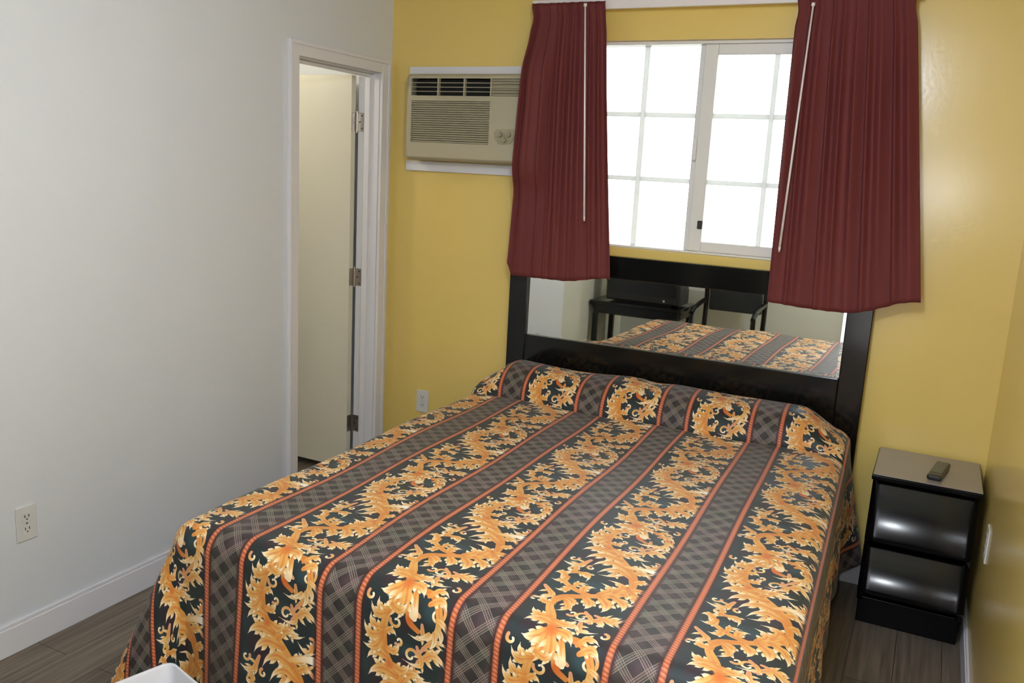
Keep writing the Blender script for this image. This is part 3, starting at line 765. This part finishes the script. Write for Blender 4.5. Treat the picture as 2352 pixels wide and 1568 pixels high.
for x in (0.775, 2.318): MB().box(x, x+0.012, -0.060, 0.0, 2.298, 2.330).build('bracket', 'wand', rod, bevel=0.002)

# ------------------------------------------------------------------ nightstand and remote
ns = thing('nightstand', 'glossy black two-drawer nightstand between bed and right wall', 'nightstand', (2.57, -0.21, 0))
NX0, NX1 = 2.392, 2.752
tt_ = MB().box(NX0, NX1, -0.400, -0.018, 0.582, 0.601).build('table_top', 'lacquer', ns, bevel=0.004, seg=3)
MB().box(NX0+0.004, NX1-0.004, -0.396, -0.022, 0.6012, 0.604).build('top_inlay', 'lacquer_top', tt_, bevel=0.001)
b = MB()
b.prism([(-0.018, 0.10), (-0.018, 0.582), (-0.345, 0.582), (-0.400, 0.352), (-0.375, 0.340), (-0.410, 0.165), (-0.360, 0.10)], 'x', NX0+0.004, NX0+0.022)
b.prism([(-0.018, 0.10), (-0.018, 0.582), (-0.345, 0.582), (-0.400, 0.352), (-0.375, 0.340), (-0.410, 0.165), (-0.360, 0.10)], 'x', NX1-0.022, NX1-0.004)
b.box(NX0+0.022, NX1-0.022, -0.03, -0.018, 0.10, 0.582); b.box(NX0+0.022, NX1-0.022, -0.37, -0.03, 0.10, 0.118); b.box(NX0+0.022, NX1-0.022, -0.365, -0.03, 0.34, 0.352)
b.build('cabinet', 'lacquer', ns, bevel=0.002)
MB().box(NX0+0.008, NX1-0.008, -0.335, -0.03, 0.0, 0.10).build('plinth', 'lacquer', ns, bevel=0.003)
def drawer(z0, z1, ytop, ybot, tag_):
    b = MB(); P = []
    NI, NJ = 36, 24
    for i in range(NI+1):
        s = i/NI; x = NX0+0.006+(NX1-NX0-0.012)*s
        e_ = min(s, 1-s); end = 0.010*max(0, 1-e_/0.07)**2
        row = [(x, ytop+0.05, z1)]
        for j in range(NJ+1):
            k = j/NJ
            z = z1+(z0-z1)*k
            y = ytop+(ybot-ytop)*(1.25*k-0.25*k*k)
            y += 0.010*max(0, (k-0.93)/0.07)**2
            row.append((x, y+end, z))
        row.append((x, ytop+0.05, z0))
        P.append(row)
    V = b.grid(P)
    b.bm.faces.new(V[0]); b.bm.faces.new(V[-1][::-1])
    n = len(V[0])
    b.bm.faces.new([r_[0] for r_ in V]); b.bm.faces.new([r_[-1] for r_ in V][::-1])
    for i in range(NI): b.bm.faces.new((V[i][0], V[i+1][0], V[i+1][-1], V[i][-1]))
    return b.build('drawer', 'lacquer', ns, smooth=True)
drawer(0.358, 0.576, -0.355, -0.442, 'upper')
drawer(0.165, 0.336, -0.378, -0.459, 'lower')
rm = thing('remote_control', 'dark remote control lying on the nightstand', 'remote control', (2.607, -0.255, 0.605), rz=math.radians(-9))
for o in [MB().box(-0.024, 0.024, -0.10, 0.10, 0, 0.020).build('body', 'remote', bevel=0.007, seg=3), MB().box(-0.019, 0.019, -0.055, 0.09, 0.0195, 0.0215).build('key_panel', 'key', bevel=0.001)]:
    o.parent = rm

# ------------------------------------------------------------------ white bin at the foot of the bed
bn = thing('waste_bin', 'white open-topped bin at the foot of the bed, cut by the bottom edge', 'waste bin', (1.060, -2.429, 0), rz=math.radians(-16))
b = MB(); P = []
for (h_, sc) in ((0.0, 0.78), (0.02, 0.80), (0.40, 1.0), (0.404, 1.02), (0.40, 1.035), (0.39, 1.03)):
    P.append([(x*sc, y*sc, h_) for x, y in rrect(-0.115, 0.115, -0.095, 0.095, 0.024, 6)])
rings = [[b.bm.verts.new(p) for p in r_] for r_ in P]
for a, c in zip(rings, rings[1:]):
    n = len(a)
    for k in range(n): b.bm.faces.new((a[k], a[(k+1) % n], c[(k+1) % n], c[k]))
b.bm.faces.new(rings[0][::-1])
o = b.build('bucket', 'bin', None, smooth=True, solid=0.003); o.parent = bn

# ------------------------------------------------------------------ furniture along the rear wall, seen in the mirror
tb = thing('side_table', 'dark wooden table along the rear wall, seen in the headboard mirror', 'table', (0.43, -3.22, 0))
MB().box(0.01, 0.77, -3.46, -2.98, 0.585, 0.612).build('table_top', 'black_wood', tb, bevel=0.004)
MB().box(0.04, 0.74, -3.44, -3.00, 0.51, 0.584).build('apron', 'black_wood', tb, bevel=0.003)
for x in (0.055, 0.725):
    for y in (-3.42, -3.02): MB().box(x-0.02, x+0.02, y-0.02, y+0.02, 0, 0.512).build('leg', 'black_wood', tb, bevel=0.003)
tv = thing('television', 'black television standing on the rear table, seen in the mirror', 'television', (0.45, -3.22, 0.612))
MB().box(0.12, 0.74, -3.30, -3.05, 0.625, 1.12).build('case', 'remote', tv, bevel=0.012)
MB().box(0.16, 0.70, -3.05, -3.047, 0.69, 1.08).build('screen', 'screen', tv)
b = MB(); b.box(0.20, 0.66, -3.28, -3.08, 0.612, 0.626); b.build('stand', 'remote', tv, bevel=0.003)
MB().box(0.60, 0.614, -3.052, -3.046, 0.650, 0.664).build('power_light', 'plate', tv)
ch = thing('armchair', 'black wooden armchair by the rear wall, seen in the headboard mirror', 'chair', (1.12, -3.25, 0))
CX0, CX1 = 0.83, 1.34
MB().box(CX0+0.045, CX1-0.045, -3.46, -2.98, 0.36, 0.43).build('seat', 'seat_fabric', ch, bevel=0.02, seg=3)
MB().box(CX0+0.045, CX1-0.045, -3.475, -3.43, 0.58, 1.06).build('backrest', 'seat_fabric', ch, bevel=0.012, seg=3)
for x in (CX0+0.02, CX1-0.02):
    MB().tube([(x, -3.45, 0.0), (x, -3.44, 0.45), (x, -3.46, 1.03)], 0.020, 8).build('leg', 'black_wood', ch)
    MB().tube([(x, -3.00, 0.0), (x, -3.00, 0.60)], 0.019, 8).build('leg', 'black_wood', ch)
    MB().tube([(x, -3.44, 0.665), (x, -3.25, 0.655), (x, -3.06, 0.635), (x, -2.985, 0.60)], 0.020, 8).build('armrest', 'black_wood', ch)
MB().box(CX0+0.02, CX1-0.02, -3.01, -2.99, 0.30, 0.36).build('seat_rail', 'black_wood', ch)
